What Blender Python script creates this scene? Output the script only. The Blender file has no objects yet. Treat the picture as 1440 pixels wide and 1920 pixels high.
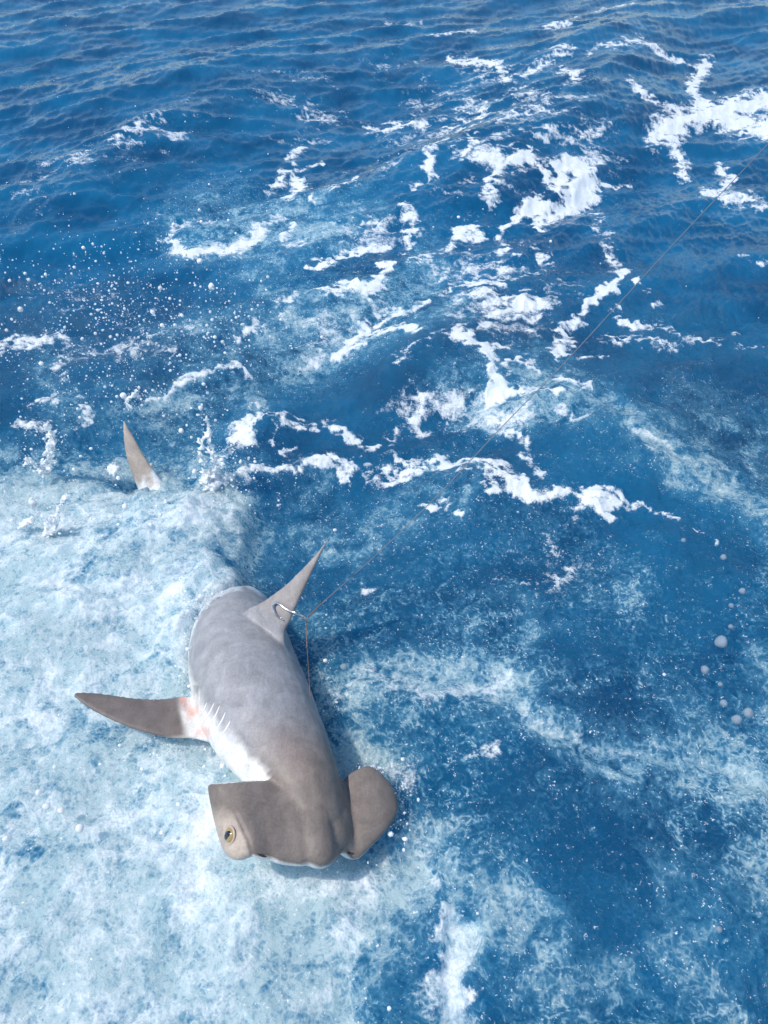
import bpy, bmesh, math, random
import numpy as np
from mathutils import Vector, Matrix
from mathutils.bvhtree import BVHTree

scene = bpy.context.scene
COL = scene.collection
rng = np.random.default_rng(7)
random.seed(7)

# ------------------------------------------------------------------ camera
CAM_H, PITCH, FPX = 2.3, math.radians(45), 1400.0      # metres, down tilt, focal length in photo pixels (1440x1920)
cam_d = bpy.data.cameras.new('camera'); cam = bpy.data.objects.new('camera', cam_d); COL.objects.link(cam)
cam_d.sensor_fit = 'VERTICAL'; cam_d.sensor_height = 36.0; cam_d.lens = 36.0*FPX/1920
cam_d.clip_start = 0.05; cam_d.clip_end = 5000
cam.location = (0, 0, CAM_H); cam.rotation_euler = (math.pi/2-PITCH, 0, 0)
scene.camera = cam

# ------------------------------------------------------------------ sky, sun, exposure
SUN_EL, SUN_DIR = math.radians(60), Vector((-0.92, -0.20, 0)).normalized()
sun_vec = Vector((SUN_DIR.x*math.cos(SUN_EL), SUN_DIR.y*math.cos(SUN_EL), math.sin(SUN_EL)))
world = bpy.data.worlds.new('World'); scene.world = world; world.use_nodes = True
wn = world.node_tree.nodes; wl = world.node_tree.links
sky = wn.new('ShaderNodeTexSky'); sky.sky_type = 'NISHITA'; sky.sun_disc = False
sky.sun_elevation = SUN_EL; sky.sun_rotation = math.atan2(SUN_DIR.x, SUN_DIR.y)
sky.air_density = 1.0; sky.dust_density = 0.15; sky.ozone_density = 2.5
bg = wn['Background']; bg.inputs['Strength'].default_value = 0.135
wl.new(sky.outputs[0], bg.inputs['Color'])
sl = bpy.data.lights.new('sun', 'SUN'); sl.energy = 3.7; sl.angle = math.radians(0.6); sl.color = (1.0, 0.955, 0.89)
so = bpy.data.objects.new('sun', sl); COL.objects.link(so)
so.rotation_euler = sun_vec.to_track_quat('Z', 'Y').to_euler(); so.location = sun_vec*30
scene.view_settings.view_transform = 'Standard'; scene.view_settings.look = 'None'
scene.view_settings.exposure = 0.08; scene.view_settings.gamma = 1.0
scene.render.engine = 'CYCLES'
scene.cycles.use_denoising = True
scene.cycles.max_bounces = 6; scene.cycles.transmission_bounces = 6; scene.cycles.transparent_max_bounces = 6
scene.cycles.caustics_reflective = False; scene.cycles.caustics_refractive = False

# ------------------------------------------------------------------ helpers
SP, CP = math.sin(PITCH), math.cos(PITCH)
def ray(px, py):
    a, b = (px-720)/FPX, (960-py)/FPX
    return Vector((a, CP+b*SP, -SP+b*CP))
def atz(px, py, z=0.0):
    d = ray(px, py); t = (z-CAM_H)/d.z
    return Vector((0, 0, CAM_H))+d*t
def aty(px, py, y):
    d = ray(px, py); t = y/d.y
    return Vector((0, 0, CAM_H))+d*t
def pxsize(p):                      # metres per photo pixel at a point
    v = p-Vector((0, 0, CAM_H)); return (v.y*CP-v.z*SP)/FPX

def tag(o, label=None, cat=None, group=None, kind=None):
    if label: o['label'] = label
    if cat: o['category'] = cat
    if group: o['group'] = group
    if kind: o['kind'] = kind
    return o
def mesh_obj(name, verts, faces, mat=None, parent=None, smooth=True):
    me = bpy.data.meshes.new(name); me.from_pydata([tuple(v) for v in verts], [], faces); me.update()
    if mat: me.materials.append(mat)
    if smooth: me.polygons.foreach_set('use_smooth', [True]*len(me.polygons))
    o = bpy.data.objects.new(name, me); COL.objects.link(o)
    if parent: o.parent = parent
    return o
def empty(name, loc=(0, 0, 0)):
    o = bpy.data.objects.new(name, None); COL.objects.link(o); o.location = loc; o.empty_display_size = 0.1
    return o

def smooth(a, b, x):
    t = np.clip((x-a)/(b-a), 0, 1); return t*t*(3-2*t)
def _h(ix, iy, s):
    n = (ix.astype(np.int64)*374761393+iy.astype(np.int64)*668265263+s*1442695041) & 0xFFFFFFFF
    n = ((n ^ (n >> 13))*1274126177) & 0xFFFFFFFF
    n = ((n ^ (n >> 16))*2246822519) & 0xFFFFFFFF
    return ((n ^ (n >> 15)) & 0xFFFF)/65535.0
def gnoise(x, y, s=0):              # gradient noise, about -1..1
    ix, iy = np.floor(x), np.floor(y); fx, fy = x-ix, y-iy
    u, v = fx*fx*fx*(fx*(fx*6-15)+10), fy*fy*fy*(fy*(fy*6-15)+10)
    r = 0
    for dx in (0, 1):
        for dy in (0, 1):
            a = _h(ix+dx, iy+dy, s)*6.28318
            g = np.cos(a)*(fx-dx)+np.sin(a)*(fy-dy)
            r = r+g*(u if dx else 1-u)*(v if dy else 1-v)
    return r*1.5
def fbm(x, y, s=0, o=4, g=0.5):
    r, a, t = 0, 1, 0
    for k in range(o):
        r = r+a*gnoise(x*2**k+17.3*k, y*2**k-9.1*k, s+k); t += a; a *= g
    return r/t*1.3

# ------------------------------------------------------------------ material helper
class NT:
    def __init__(self, name):
        self.m = bpy.data.materials.new(name); self.m.use_nodes = True
        self.n = self.m.node_tree.nodes; self.l = self.m.node_tree.links
        self.b = self.n['Principled BSDF']
    def new(self, t, **kw):
        n = self.n.new(t)
        for k, v in kw.items(): setattr(n, k, v)
        return n
    def val(self, sock, v):
        if hasattr(v, 'is_output') or isinstance(v, bpy.types.NodeSocket): self.l.new(v, sock)
        else: sock.default_value = v
    def noise(self, co, scale, detail=3, rough=0.5, dist=0.0, out=0):
        n = self.new('ShaderNodeTexNoise'); self.l.new(co, n.inputs['Vector'])
        n.inputs['Scale'].default_value = scale; n.inputs['Detail'].default_value = detail
        n.inputs['Roughness'].default_value = rough; n.inputs['Distortion'].default_value = dist
        return n.outputs[out]
    def math(self, op, a, b=0.0, c=0.0, clamp=False):
        n = self.new('ShaderNodeMath', operation=op); n.use_clamp = clamp
        for i, v in enumerate((a, b, c)): self.val(n.inputs[i], v)
        return n.outputs[0]
    def mixc(self, f, a, b, blend='MIX'):
        n = self.new('ShaderNodeMix', data_type='RGBA', blend_type=blend)
        self.val(n.inputs[0], f); self.val(n.inputs[6], a); self.val(n.inputs[7], b)
        return n.outputs[2]
    def mixf(self, f, a, b):
        n = self.new('ShaderNodeMix'); self.val(n.inputs[0], f); self.val(n.inputs[2], a); self.val(n.inputs[3], b)
        return n.outputs[0]
    def rng(self, v, a, b, c=0.0, d=1.0, st='SMOOTHSTEP'):
        n = self.new('ShaderNodeMapRange', interpolation_type=st); self.val(n.inputs[0], v)
        for i, q in enumerate((a, b, c, d)): n.inputs[1+i].default_value = q
        return n.outputs[0]
    def attr(self, name):
        return self.new('ShaderNodeAttribute', attribute_name=name)
    def bump(self, h, strength=1.0, dist=0.01, normal=None):
        n = self.new('ShaderNodeBump'); self.val(n.inputs['Height'], h); self.val(n.inputs['Strength'], strength)
        n.inputs['Distance'].default_value = dist
        if normal: self.l.new(normal, n.inputs['Normal'])
        return n.outputs[0]

# ------------------------------------------------------------------ foam layout on the sea surface
# strokes trace where froth and clouded (bubble-filled) water lie, in photo pixels; looked up per sea vertex
MX0, MY0, MX1, MY1, MS = -400, -160, 1840, 2120, 4
MW, MH = (MX1-MX0)//MS, (MY1-MY0)//MS
gx, gy = np.meshgrid(MX0+(np.arange(MW)+.5)*MS, MY0+(np.arange(MH)+.5)*MS)
FOAM = np.zeros((MH, MW)); LACE = np.zeros((MH, MW)); AER = np.zeros((MH, MW)); RIDGE = np.zeros((MH, MW))
def stroke(layer, w, I, *pts, add=False):
    if len(pts) == 1: pts = (pts[0], (pts[0][0]+.1, pts[0][1]))
    P = np.array(pts, float)
    x0, y0 = P.min(0)-3*w; x1, y1 = P.max(0)+3*w
    c0, c1 = max(0, int((x0-MX0)/MS)), min(MW, int((x1-MX0)/MS)+2)
    r0, r1 = max(0, int((y0-MY0)/MS)), min(MH, int((y1-MY0)/MS)+2)
    if c1 <= c0 or r1 <= r0: return
    X, Y = gx[r0:r1, c0:c1], gy[r0:r1, c0:c1]; best = np.full(X.shape, 1e9)
    for (ax, ay), (bx, by) in zip(P[:-1], P[1:]):
        dx, dy = bx-ax, by-ay; L = dx*dx+dy*dy+1e-9
        t = np.clip(((X-ax)*dx+(Y-ay)*dy)/L, 0, 1)
        best = np.minimum(best, np.hypot(X-ax-t*dx, Y-ay-t*dy))
    v = I*np.exp(-(best/w)**2*.7)
    s = layer[r0:r1, c0:c1]
    layer[r0:r1, c0:c1] = s+v if add else np.maximum(s, v)
def blob(layer, cx, cy, rx, ry, I, ang=0, add=False):
    c, s = math.cos(math.radians(ang)), math.sin(math.radians(ang))
    X, Y = (gx-cx)*c+(gy-cy)*s, -(gx-cx)*s+(gy-cy)*c
    v = I*np.exp(-((X/rx)**2+(Y/ry)**2)*.9)
    layer[:] = layer+v if add else np.maximum(layer, v)
F = lambda w, I, *p: stroke(FOAM, w*(1.3 if w < 20 else 1), I*(.93 if w < 20 else 1), *p)
A = lambda w, I, *p: stroke(AER, w, I, *p)
# far right patches
F(7, .9, (1170, 90), (1200, 88), (1240, 100), (1300, 104))
F(13, 1, (1330, 100), (1303, 140), (1310, 172), (1350, 198))
F(8, .9, (1182, 160), (1198, 188), (1240, 192), (1300, 197))
F(22, 1, (1235, 235), (1290, 208), (1350, 195), (1420, 215), (1470, 226))
F(18, 1, (1350, 185), (1390, 180), (1440, 172), (1500, 172))
F(20, .95, (1225, 245), (1262, 240)); F(12, .9, (1270, 262), (1288, 282), (1280, 300))
F(9, .9, (1360, 285), (1382, 305), (1350, 330), (1322, 340)); F(10, .9, (1322, 340), (1385, 346), (1450, 362))
F(8, .8, (1105, 115), (1130, 100), (1165, 100)); F(9, .85, (1045, 150), (1075, 155), (1075, 170))
F(9, .9, (850, 108), (890, 112), (940, 128), (940, 150)); F(9, .8, (985, 150), (1020, 125), (1070, 110))
F(8, .85, (800, 70), (850, 60), (885, 58)); F(7, .8, (1020, 60), (1075, 40)); F(6, .8, (1090, 58), (1100, 56))
F(7, .7, (1120, 20), (1160, 8), (1200, 12)); F(8, .8, (840, 230), (900, 200), (920, 210), (880, 225))
F(9, .85, (880, 270), (885, 290), (868, 305)); F(10, .9, (815, 280), (803, 325), (808, 342)); F(5, .8, (806, 342), (775, 362))
F(6, .8, (1000, 282), (1050, 262), (1110, 265), (1145, 248)); F(6, .7, (915, 260), (975, 240), (1000, 245))
F(10, .85, (690, 215), (760, 205), (800, 215)); F(8, .8, (560, 250), (545, 275)); F(9, .9, (505, 330), (518, 322), (532, 304))
F(4, .8, (532, 304), (570, 290), (595, 283)); F(5, .75, (720, 30), (760, 40), (790, 35))
# big patch upper centre right
F(19, 1.1, (1040, 385), (1085, 350), (1105, 325)); F(13, 1.1, (1105, 330), (1095, 305), (1060, 312), (1045, 345))
F(14, 1.05, (1000, 372), (1040, 380), (1060, 365)); F(9, 1, (1030, 335), (1010, 315), (985, 303), (955, 312), (938, 332))
F(9, .95, (940, 332), (915, 345), (912, 362), (928, 380)); F(9, .95, (1000, 375), (968, 395), (952, 430), (947, 480))
F(7, .95, (1000, 377), (1014, 395), (1018, 422)); F(4, .95, (1120, 330), (1150, 322), (1190, 314))
F(15, .72, (1118, 375), (1125, 420), (1142, 470), (1155, 515)); F(9, 1.1, (1162, 520), (1145, 548), (1108, 574))
F(7, .9, (1108, 574), (1085, 595)); F(15, .92, (1078, 605), (1065, 640), (1045, 678))
F(13, 1, (868, 432), (888, 420), (905, 430)); F(8, .9, (862, 450), (838, 470), (800, 485), (770, 492)); F(12, .95, (762, 402), (764, 406))
F(12, .8, (765, 430), (768, 448)); F(6, .8, (790, 440), (760, 470))
F(6, .9, (972, 568), (940, 585), (918, 612), (897, 650)); F(8, .8, (960, 575), (985, 560)); F(9, .8, (990, 465), (1015, 480), (1035, 500))
F(9, .8, (835, 520), (840, 545), (812, 555)); F(7, .75, (945, 500), (958, 512))
# breaking crest in the middle
F(13, 1.15, (858, 668), (888, 682), (900, 712), (915, 748), (938, 765)); F(8, 1, (938, 765), (1000, 758), (1030, 768))
F(6, .95, (910, 722), (960, 722), (988, 714), (1010, 724), (1060, 745), (1100, 764)); F(6, .7, (870, 672), (800, 682), (738, 706))
F(8, .8, (915, 690), (950, 680)); F(10, .75, (900, 800), (980, 800))
# thin patches right of the line: shade put in as thinner, bluer froth
T = .68
F(9, .8, (1152, 588), (1168, 606), (1200, 618), (1218, 624)); F(9, T, (1226, 614), (1262, 630), (1298, 650)); F(8, T+.04, (1135, 645), (1170, 640), (1210, 655), (1282, 666))
F(7, T-.05, (1078, 692), (1110, 676), (1152, 682)); F(6, T, (1335, 645), (1372, 636)); F(3, .8, (1300, 652), (1360, 655), (1450, 660)); F(8, .8, (1195, 546)); F(8, .8, (1218, 577))
F(4, .7, (1380, 488), (1405, 492), (1440, 494)); F(4, .7, (1320, 372), (1335, 378))
# ring and patches centre left
F(11, 1.05, (315, 432), (325, 444), (350, 465), (400, 456), (440, 461), (466, 440), (480, 424)); F(6, .9, (316, 430), (330, 408), (370, 398), (402, 404)); F(5, .8, (325, 408), (322, 388), (300, 390))
F(13, .95, (556, 320), (562, 342), (548, 362)); F(7, .85, (575, 340), (640, 345), (675, 352)); F(6, .8, (590, 378), (640, 352), (668, 328)); F(8, .8, (490, 412), (520, 400))
F(7, .95, (545, 408), (541, 436), (550, 450), (578, 446)); F(8, .95, (642, 484), (672, 466), (716, 458)); F(7, .85, (592, 496), (620, 492)); F(7, .7, (660, 422), (740, 428))
F(10, 1, (602, 546), (650, 540), (690, 550), (712, 518), (726, 500)); F(7, .9, (690, 552), (708, 576), (730, 582)); F(12, 1.05, (642, 650), (662, 626), (692, 608), (716, 602)); F(9, .9, (692, 615), (760, 632), (785, 652))
F(7, .8, (508, 582), (536, 566), (560, 560)); F(6, .85, (440, 632), (470, 616), (500, 613)); F(5, .75, (560, 668), (600, 662)); F(7, .75, (730, 590), (790, 575))
F(6, .9, (285, 742), (340, 722), (392, 695), (432, 682), (458, 690)); F(13, .85, (-20, 652), (50, 640), (85, 634)); F(15, .75, (112, 628), (128, 645), (118, 700))
F(9, .8, (60, 760), (100, 745)); F(10, .7, (150, 745), (160, 800)); F(12, .7, (20, 790), (85, 810), (90, 870))
# splash shoulder beside the tail and the long lacy lines
F(18, 1.1, (455, 808), (485, 788), (520, 768)); F(10, .9, (395, 905), (425, 840), (455, 815)); F(8, .8, (470, 740), (500, 750), (520, 765))
F(7, .92, (520, 780), (570, 785), (622, 796), (660, 822), (690, 835)); F(4, .8, (528, 792), (526, 826)); F(5, .8, (548, 832), (556, 834))
F(9, .95, (470, 884), (550, 874), (615, 866), (640, 880)); F(9, .9, (640, 862), (665, 856), (690, 878), (760, 880), (800, 874)); F(9, .95, (722, 832), (738, 856), (770, 868), (800, 876))
F(13, 1, (800, 876), (850, 884), (890, 908), (940, 940), (990, 962), (1050, 968), (1118, 980)); F(9, .8, (890, 890), (930, 905), (955, 930))
F(4, .82, (1118, 980), (1200, 988), (1250, 1008), (1312, 1052)); F(7, .95, (790, 956), (822, 950), (846, 968), (872, 978)); F(13, .7, (960, 835), (985, 865), (1000, 930))
F(5, .72, (1022, 800), (1060, 808), (1090, 816)); F(6, .68, (1160, 830), (1220, 862), (1270, 900)); F(5, .6, (1180, 880), (1240, 910))
F(11, .6, (670, 1070), (690, 1090), (700, 1120)); F(12, .55, (950, 1095), (1040, 1100)); F(10, .6, (1020, 1030), (1050, 1060), (1065, 1070))
blob(LACE, 640, 500, 330, 260, .26); blob(LACE, 860, 800, 190, 62, .62); blob(LACE, 930, 250, 330, 210, .50); blob(LACE, 960, 560, 200, 140, .52)
blob(LACE, 560, 190, 240, 130, .40); blob(LACE, 230, 280, 260, 60, .48, -22); blob(LACE, 60, 370, 120, 60, .44, -30); blob(LACE, 1150, 230, 180, 120, .34)
blob(LACE, 750, 120, 260, 90, .36); blob(LACE, 250, 640, 300, 110, .40); blob(LACE, 120, 540, 150, 60, .42); blob(LACE, 700, 980, 280, 120, .34); blob(LACE, 1000, 1060, 220, 120, .36)
blob(LACE, 620, 620, 190, 70, .45); blob(LACE, 1330, 860, 200, 100, .22); blob(LACE, 1050, 50, 300, 60, .32); blob(LACE, 140, 170, 150, 60, .2); blob(LACE, 680, 420, 170, 90, .4)
# whitewater round the shark
def area(layer, I, soft, poly):
    P = np.array(poly, float); ins = np.zeros(gx.shape, bool); best = np.full(gx.shape, 1e9)
    for (ax, ay), (bx, by) in zip(P, np.roll(P, -1, 0)):
        c = ((ay > gy) != (by > gy)) & (gx < (bx-ax)*(gy-ay)/(by-ay+1e-9)+ax); ins ^= c
        dx, dy = bx-ax, by-ay; t = np.clip(((gx-ax)*dx+(gy-ay)*dy)/(dx*dx+dy*dy), 0, 1)
        best = np.minimum(best, np.hypot(gx-ax-t*dx, gy-ay-t*dy))
    sd = np.where(ins, best, -best); layer[:] = np.maximum(layer, I*smooth(-soft, soft, sd))
F(22, .8, (380, 1130), (430, 1128), (452, 1118)); F(24, .75, (350, 1160), (345, 1240))
area(FOAM, .57, 34, [(-400, 900), (40, 903), (120, 915), (200, 893), (290, 925), (350, 915), (385, 900), (432, 880), (418, 930), (398, 965), (372, 1000), (360, 1030), (410, 1060), (455, 1110), (440, 1150), (480, 1300), (450, 1420), (420, 1480), (440, 1600), (500, 1660), (520, 1760), (470, 1860), (440, 2000), (430, 2120), (-400, 2120)])
area(AER, 1.15, 120, [(-400, 880), (200, 880), (440, 870), (420, 960), (370, 1020), (460, 1110), (500, 1300), (640, 1300), (700, 1500), (760, 1700), (700, 1900), (690, 2120), (-400, 2120)])
F(40, .82, (60, 1090), (160, 1140), (260, 1110)); F(55, .86, (330, 1140), (300, 1180)); F(34, .92, (400, 955), (330, 1000), (250, 1000)); F(24, .85, (80, 960), (130, 990), (210, 930))
F(60, 1.0, (400, 1510), (350, 1620), (360, 1700)); F(50, .85, (300, 1480), (260, 1560)); F(34, .9, (90, 1270), (60, 1340), (80, 1380)); F(40, .84, (40, 1540), (30, 1660), (40, 1780)); F(26, .85, (350, 1720), (380, 1760))
F(34, .7, (500, 1650), (600, 1665), (690, 1650)); F(24, .74, (690, 1660), (660, 1750), (670, 1800)); F(30, .6, (560, 1900), (640, 1820))
A(50, 1, (845, 1760), (830, 1850), (860, 1990)); F(46, .84, (835, 1755), (840, 1800), (825, 1850), (850, 1930), (860, 2000)); F(14, .75, (845, 1850), (890, 1890), (915, 1870)); F(16, .6, (770, 1580), (775, 1640), (830, 1740))  # bottom strip kept thin and bluish: shade put into the froth cover
for x, y, r, I in ((120, 1190, 30, -.25), (40, 1300, 30, -.35), (190, 1410, 40, -.34), (130, 1470, 40, -.22), (20, 1530, 20, -.4), (120, 1600, 34, -.28), (90, 1740, 30, -.3), (20, 1850, 40, -.35), (210, 1240, 22, -.2), (30, 1090, 34, -.3), (70, 950, 20, -.35), (180, 960, 16, -.3), (300, 1780, 50, -.12), (130, 1830, 50, -.25), (220, 1690, 60, -.12), (235, 940, 22, -.3), (290, 890, 40, -.2), (170, 1330, 0.1, 0)):
    blob(FOAM, x, y, r*1.5+1, r+1, I, add=True)
# clouded water
A(45, .72, (620, 1330), (700, 1300), (830, 1320), (960, 1300), (1060, 1390), (1180, 1440), (1330, 1480), (1500, 1530)); A(70, .5, (1250, 1450), (1400, 1480), (1500, 1650)); A(30, .55, (1420, 1270), (1400, 1380))
A(60, .60, (760, 1620), (860, 1720), (960, 1780)); A(50, .5, (720, 1850), (800, 1760)); A(50, .42, (1180, 1640), (1240, 1820), (1320, 1880)); A(60, .4, (1350, 1650), (1420, 1800)); A(40, .5, (1000, 1880), (1120, 1840))
A(50, .62, (1020, 745), (1120, 800), (1240, 880), (1380, 960), (1500, 1030)); A(70, .42, (1300, 860), (1420, 880), (1500, 900)); A(40, .5, (900, 760), (960, 790), (1010, 800))
A(55, .55, (370, 425), (470, 430), (620, 420)); A(50, .5, (500, 560), (620, 580), (740, 560)); A(45, .45, (400, 640), (560, 640), (700, 620)); A(50, .5, (260, 780), (380, 740), (470, 720)); A(50, .45, (100, 720), (160, 830)); A(35, .35, (600, 380), (680, 400))
A(40, .38, (560, 900), (640, 950), (760, 920), (860, 920)); A(30, .5, (590, 970), (690, 970)); A(50, .3, (460, 1060), (560, 1120)); A(40, .35, (620, 1180), (660, 1260)); A(40, .32, (930, 1140), (1000, 1200)); A(25, .3, (1140, 1130), (1190, 1180)); A(40, .4, (820, 470), (800, 620))
F(22, .62, (630, 1320), (700, 1292), (800, 1330), (900, 1310), (960, 1290)); F(26, .55, (960, 1360), (1060, 1390), (1140, 1420)); F(12, .5, (860, 1440), (900, 1420), (960, 1430))
stroke(RIDGE, 60, 1, (780, 690), (880, 690), (1000, 740), (1150, 830), (1300, 930), (1500, 1040)); stroke(RIDGE, 40, .6, (470, 885), (640, 868), (800, 880), (950, 945), (1120, 985)); stroke(RIDGE, 40, .5, (60, 800), (240, 745), (430, 685)); stroke(RIDGE, 30, .6, (0, 490), (180, 330), (330, 230), (480, 180))
stroke(RIDGE, 70, .7, (1250, 1010), (1380, 1120), (1460, 1250))
LACE *= 1.25; blob(LACE, 700, 300, 900, 420, .20)
blob(LACE, 1000, 1150, 500, 200, .26); blob(LACE, 1000, 1600, 500, 400, .22); blob(LACE, 640, 1780, 180, 160, .45); blob(LACE, 760, 1500, 120, 120, .4); blob(LACE, 560, 1060, 200, 120, .3); blob(LACE, 1100, 1390, 260, 60, .42, 18)
def sample(M, u, v):
    x, y = np.clip((u-MX0)/MS-.5, 0, MW-1.001), np.clip((v-MY0)/MS-.5, 0, MH-1.001)
    i, j = x.astype(int), y.astype(int); a, b = x-i, y-j
    return (M[j, i]*(1-a)+M[j, i+1]*a)*(1-b)+(M[j+1, i]*(1-a)+M[j+1, i+1]*a)*b

# ------------------------------------------------------------------ the sea
STEP = 2.1
ucore = np.arange(-150, 1590, STEP)
g = 150*np.cumsum(1.35**np.arange(1, 14))/10
g2 = STEP*np.cumsum(1.16**np.arange(1, 56))
us = np.concatenate([(-150-g2)[::-1], ucore, 1590+g2])
vdown = 1980+STEP*np.cumsum(1.10**np.arange(1, 42))
vup = -20-STEP*np.cumsum(1.03**np.arange(1, 65)); vup = vup[vup > -400]
vend = np.array([-410, -420, -428, -433, -436, -438, -439])
vs = np.concatenate([vend[::-1], vup[::-1], np.arange(-20, 1980, STEP), vdown[vdown < 2900]])
UU, VV = np.meshgrid(us, vs)
a_, b_ = (UU-720)/FPX, (960-VV)/FPX
dz = -SP+b_*CP; tt = -CAM_H/dz
WX, WY = a_*tt, (CP+b_*SP)*tt
DIST = np.hypot(WX, WY)

def fields(UU, VV, WX, WY):
    DIST = np.hypot(WX, WY)
    near = np.clip(5/(DIST+1), 0, 1.2)
    w1, w2 = fbm(WX*1.1, WY*1.1, 3, 3), fbm(WX*1.1, WY*1.1, 13, 3)
    w3, w4 = fbm(WX*5, WY*5, 23, 3), fbm(WX*5, WY*5, 33, 3)
    w5, w6 = fbm(WX*17+w3, WY*17, 43, 2), fbm(WX*17, WY*17+w4, 53, 2)
    sc = np.clip(3.2/np.maximum(DIST, 1.5), .22, 1.2)
    uW = UU+(w1*26+w3*30+w5*13)*sc; vW = VV+(w2*16+w4*17+w6*8)*sc
    fo, la = sample(FOAM, uW, vW), sample(LACE, UU+w1*40*sc, VV+w2*30*sc)
    ae, ri = sample(AER, UU+(w1*90+w3*60)*sc, VV+(w2*60+w4*45)*sc), sample(RIDGE, UU+w1*20, VV+w2*15)
    out = (UU < MX0+20) | (UU > MX1-20) | (VV < MY0+20) | (VV > MY1-20)
    ch0 = smooth(.30, .95, ae)
    # ---- height
    r = np.random.default_rng(5); Z = 0
    ph1, ph2 = gnoise(WX*.35, WY*.35, 150), gnoise(WX*1.3, WY*1.3, 151)
    for k in range(40):
        L = 5.5*(0.885**k)
        th = math.radians(140)+r.normal(0, .5)
        kx, ky = math.cos(th)*2*math.pi/L, math.sin(th)*2*math.pi/L
        amp = (.0115 if k < 14 else .0118)*L**0.95
        sn = np.sin(kx*WX+ky*WY+r.uniform(0, 6.28)+(1.2*ph1 if k < 12 else 1.0*ph2+.5*ph1))
        Z = Z+amp*(1.25*(1-np.abs(sn)**1.2)-.55 if k > 7 else sn)
    Z = Z*(1-.6*ch0)*(.55+.45*smooth(1.0, 3.0, DIST))/(1+(DIST/60)**2)/(1+DIST/22)*1.08
    Z = Z+.075*ri*(1+.3*w1)
    lump = fbm(WX*4.2+w1, WY*4.2+w2, 61, 4, .5)
    billow = 1-np.abs(gnoise(WX*8+w3*.9, WY*8+w4*.9, 71))*1.6
    fine = fbm(WX*24+w3, WY*24+w4, 81, 3, .6)
    curl = 1-np.abs(fbm(WX*11+.9*w5, WY*11+.9*w6, 83, 2))
    nr_ = np.clip(6/(DIST+2), 0, 1)
    Z = Z+(.018*lump+.008*billow+.002*fine)*(.4+ch0)*nr_+.007*curl*nr_*(1.15-.6*ch0)
    Z = Z+.0060*(1.1-.6*ch0)*fbm(WX*13+w3*1.2, WY*13+w4*1.2, 85, 3, .6)*near
    for px, py, rr, h in MOUNDS:
        p = atz(px, py); Z = Z+h*np.exp(-((WX-p.x)**2+(WY-p.y)**2)/(rr*rr))*(1+.5*lump)
    # ---- froth: streaks drawn out along the crests, lacy webs, clumps
    ca, sa = math.cos(.30), math.sin(.30)
    SX, SY = (WX*ca+WY*sa), (-WX*sa+WY*ca)
    lace1 = np.clip(1-1.35*np.abs(fbm(SX*1.9+.5*w3, SY*2.8+.5*w4, 91, 3)), 0, 1)**2
    lace2 = np.clip(1-1.35*np.abs(fbm(SX*5.0+.6*w3+.25*w5, SY*8.0+.6*w4+.25*w6, 95, 3)), 0, 1)**2
    lace3 = np.clip(1-1.35*np.abs(fbm(WX*17+.7*w5, WY*17+.7*w6, 97, 2)), 0, 1)**2
    swirl0 = fbm(WX*2.1+.5*w3, WY*2.1+.5*w4, 121, 4)
    patch = fbm(SX*1.5, SY*2.2, 99, 4)
    clump = fbm(SX*7, SY*11, 105, 4, .6)
    clf = fbm(WX*26, WY*26, 107, 3, .6)
    tex = .42*(lace2-.42)+.26*(lace1-.42)+.22*(lace3-.42)*near+.34*clump+.20*clf*near
    sq = np.sqrt(np.clip(fo, 0, 1))
    P = fo*.86+tex*(.35+.65*sq)*.95
    P = P-.10*(fo < .9)
    g = np.clip(la, 0, 1)
    PL = g*(.30+.62*lace1+.50*lace2+.20*lace3*near)+.42*patch*np.sqrt(g)+.20*clump*np.sqrt(g)-.13
    P = np.maximum(P, PL)
    P = P+.10*ch0*(lump+.6*swirl0)
    P = np.where(out, .22*lace1+.18*lace2+.25*patch-.05, P)
    swirl = fbm(WX*3.2+.9*w3+.3*w5, WY*3.2+.9*w4+.3*w6, 111, 5, .58)
    AE = ae*(.72+.95*swirl+.35*clump+.35*(lace3-.4)*near)+.12*np.clip(P, 0, 1)+.09*near*np.clip(.6*swirl0+.5*clump+.3*(lace3-.3), 0, 1)
    nz = smooth(900, 1150, VV)*(1-.7*ch0)
    ripple_glint = np.clip(1-2.2*np.abs(fbm(WX*9+1.3*w5, WY*9+1.3*w6, 131, 3)), 0, 1)**2+.7*np.clip(1-2.2*np.abs(fbm(WX*24+1.5*w5, WY*24+1.5*w6, 137, 2)), 0, 1)**2  # pale curling lines: ripple reflections and refraction painted into the bubble tint
    AE = AE*(1-.18*nz)+nz*.42*ripple_glint**1.6*np.clip(.40+.9*swirl0+.6*swirl, .14, 1.3)
    AE = np.clip(AE+.10*clf*ch0, 0, 1); AE = AE+.34*smooth(.55, 1., ch0)*(1-AE)
    Z = Z+.004*smooth(.45, .8, P)*near
    return Z, P, AE, ch0
MOUNDS = [(330, 1010, .26, .12), (150, 1040, .45, .05), (410, 1110, .13, .11), (345, 1170, .12, .08), (340, 1250, .08, .04), (100, 1180, .3, .04), (430, 900, .16, .08), (480, 800, .25, .08), (700, 1290, .14, .03), (890, 720, .18, .07), (760, 1500, .22, -.075), (440, 1078, .07, .05)]
Z, P, AE, churn = fields(UU, VV, WX, WY)

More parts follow.
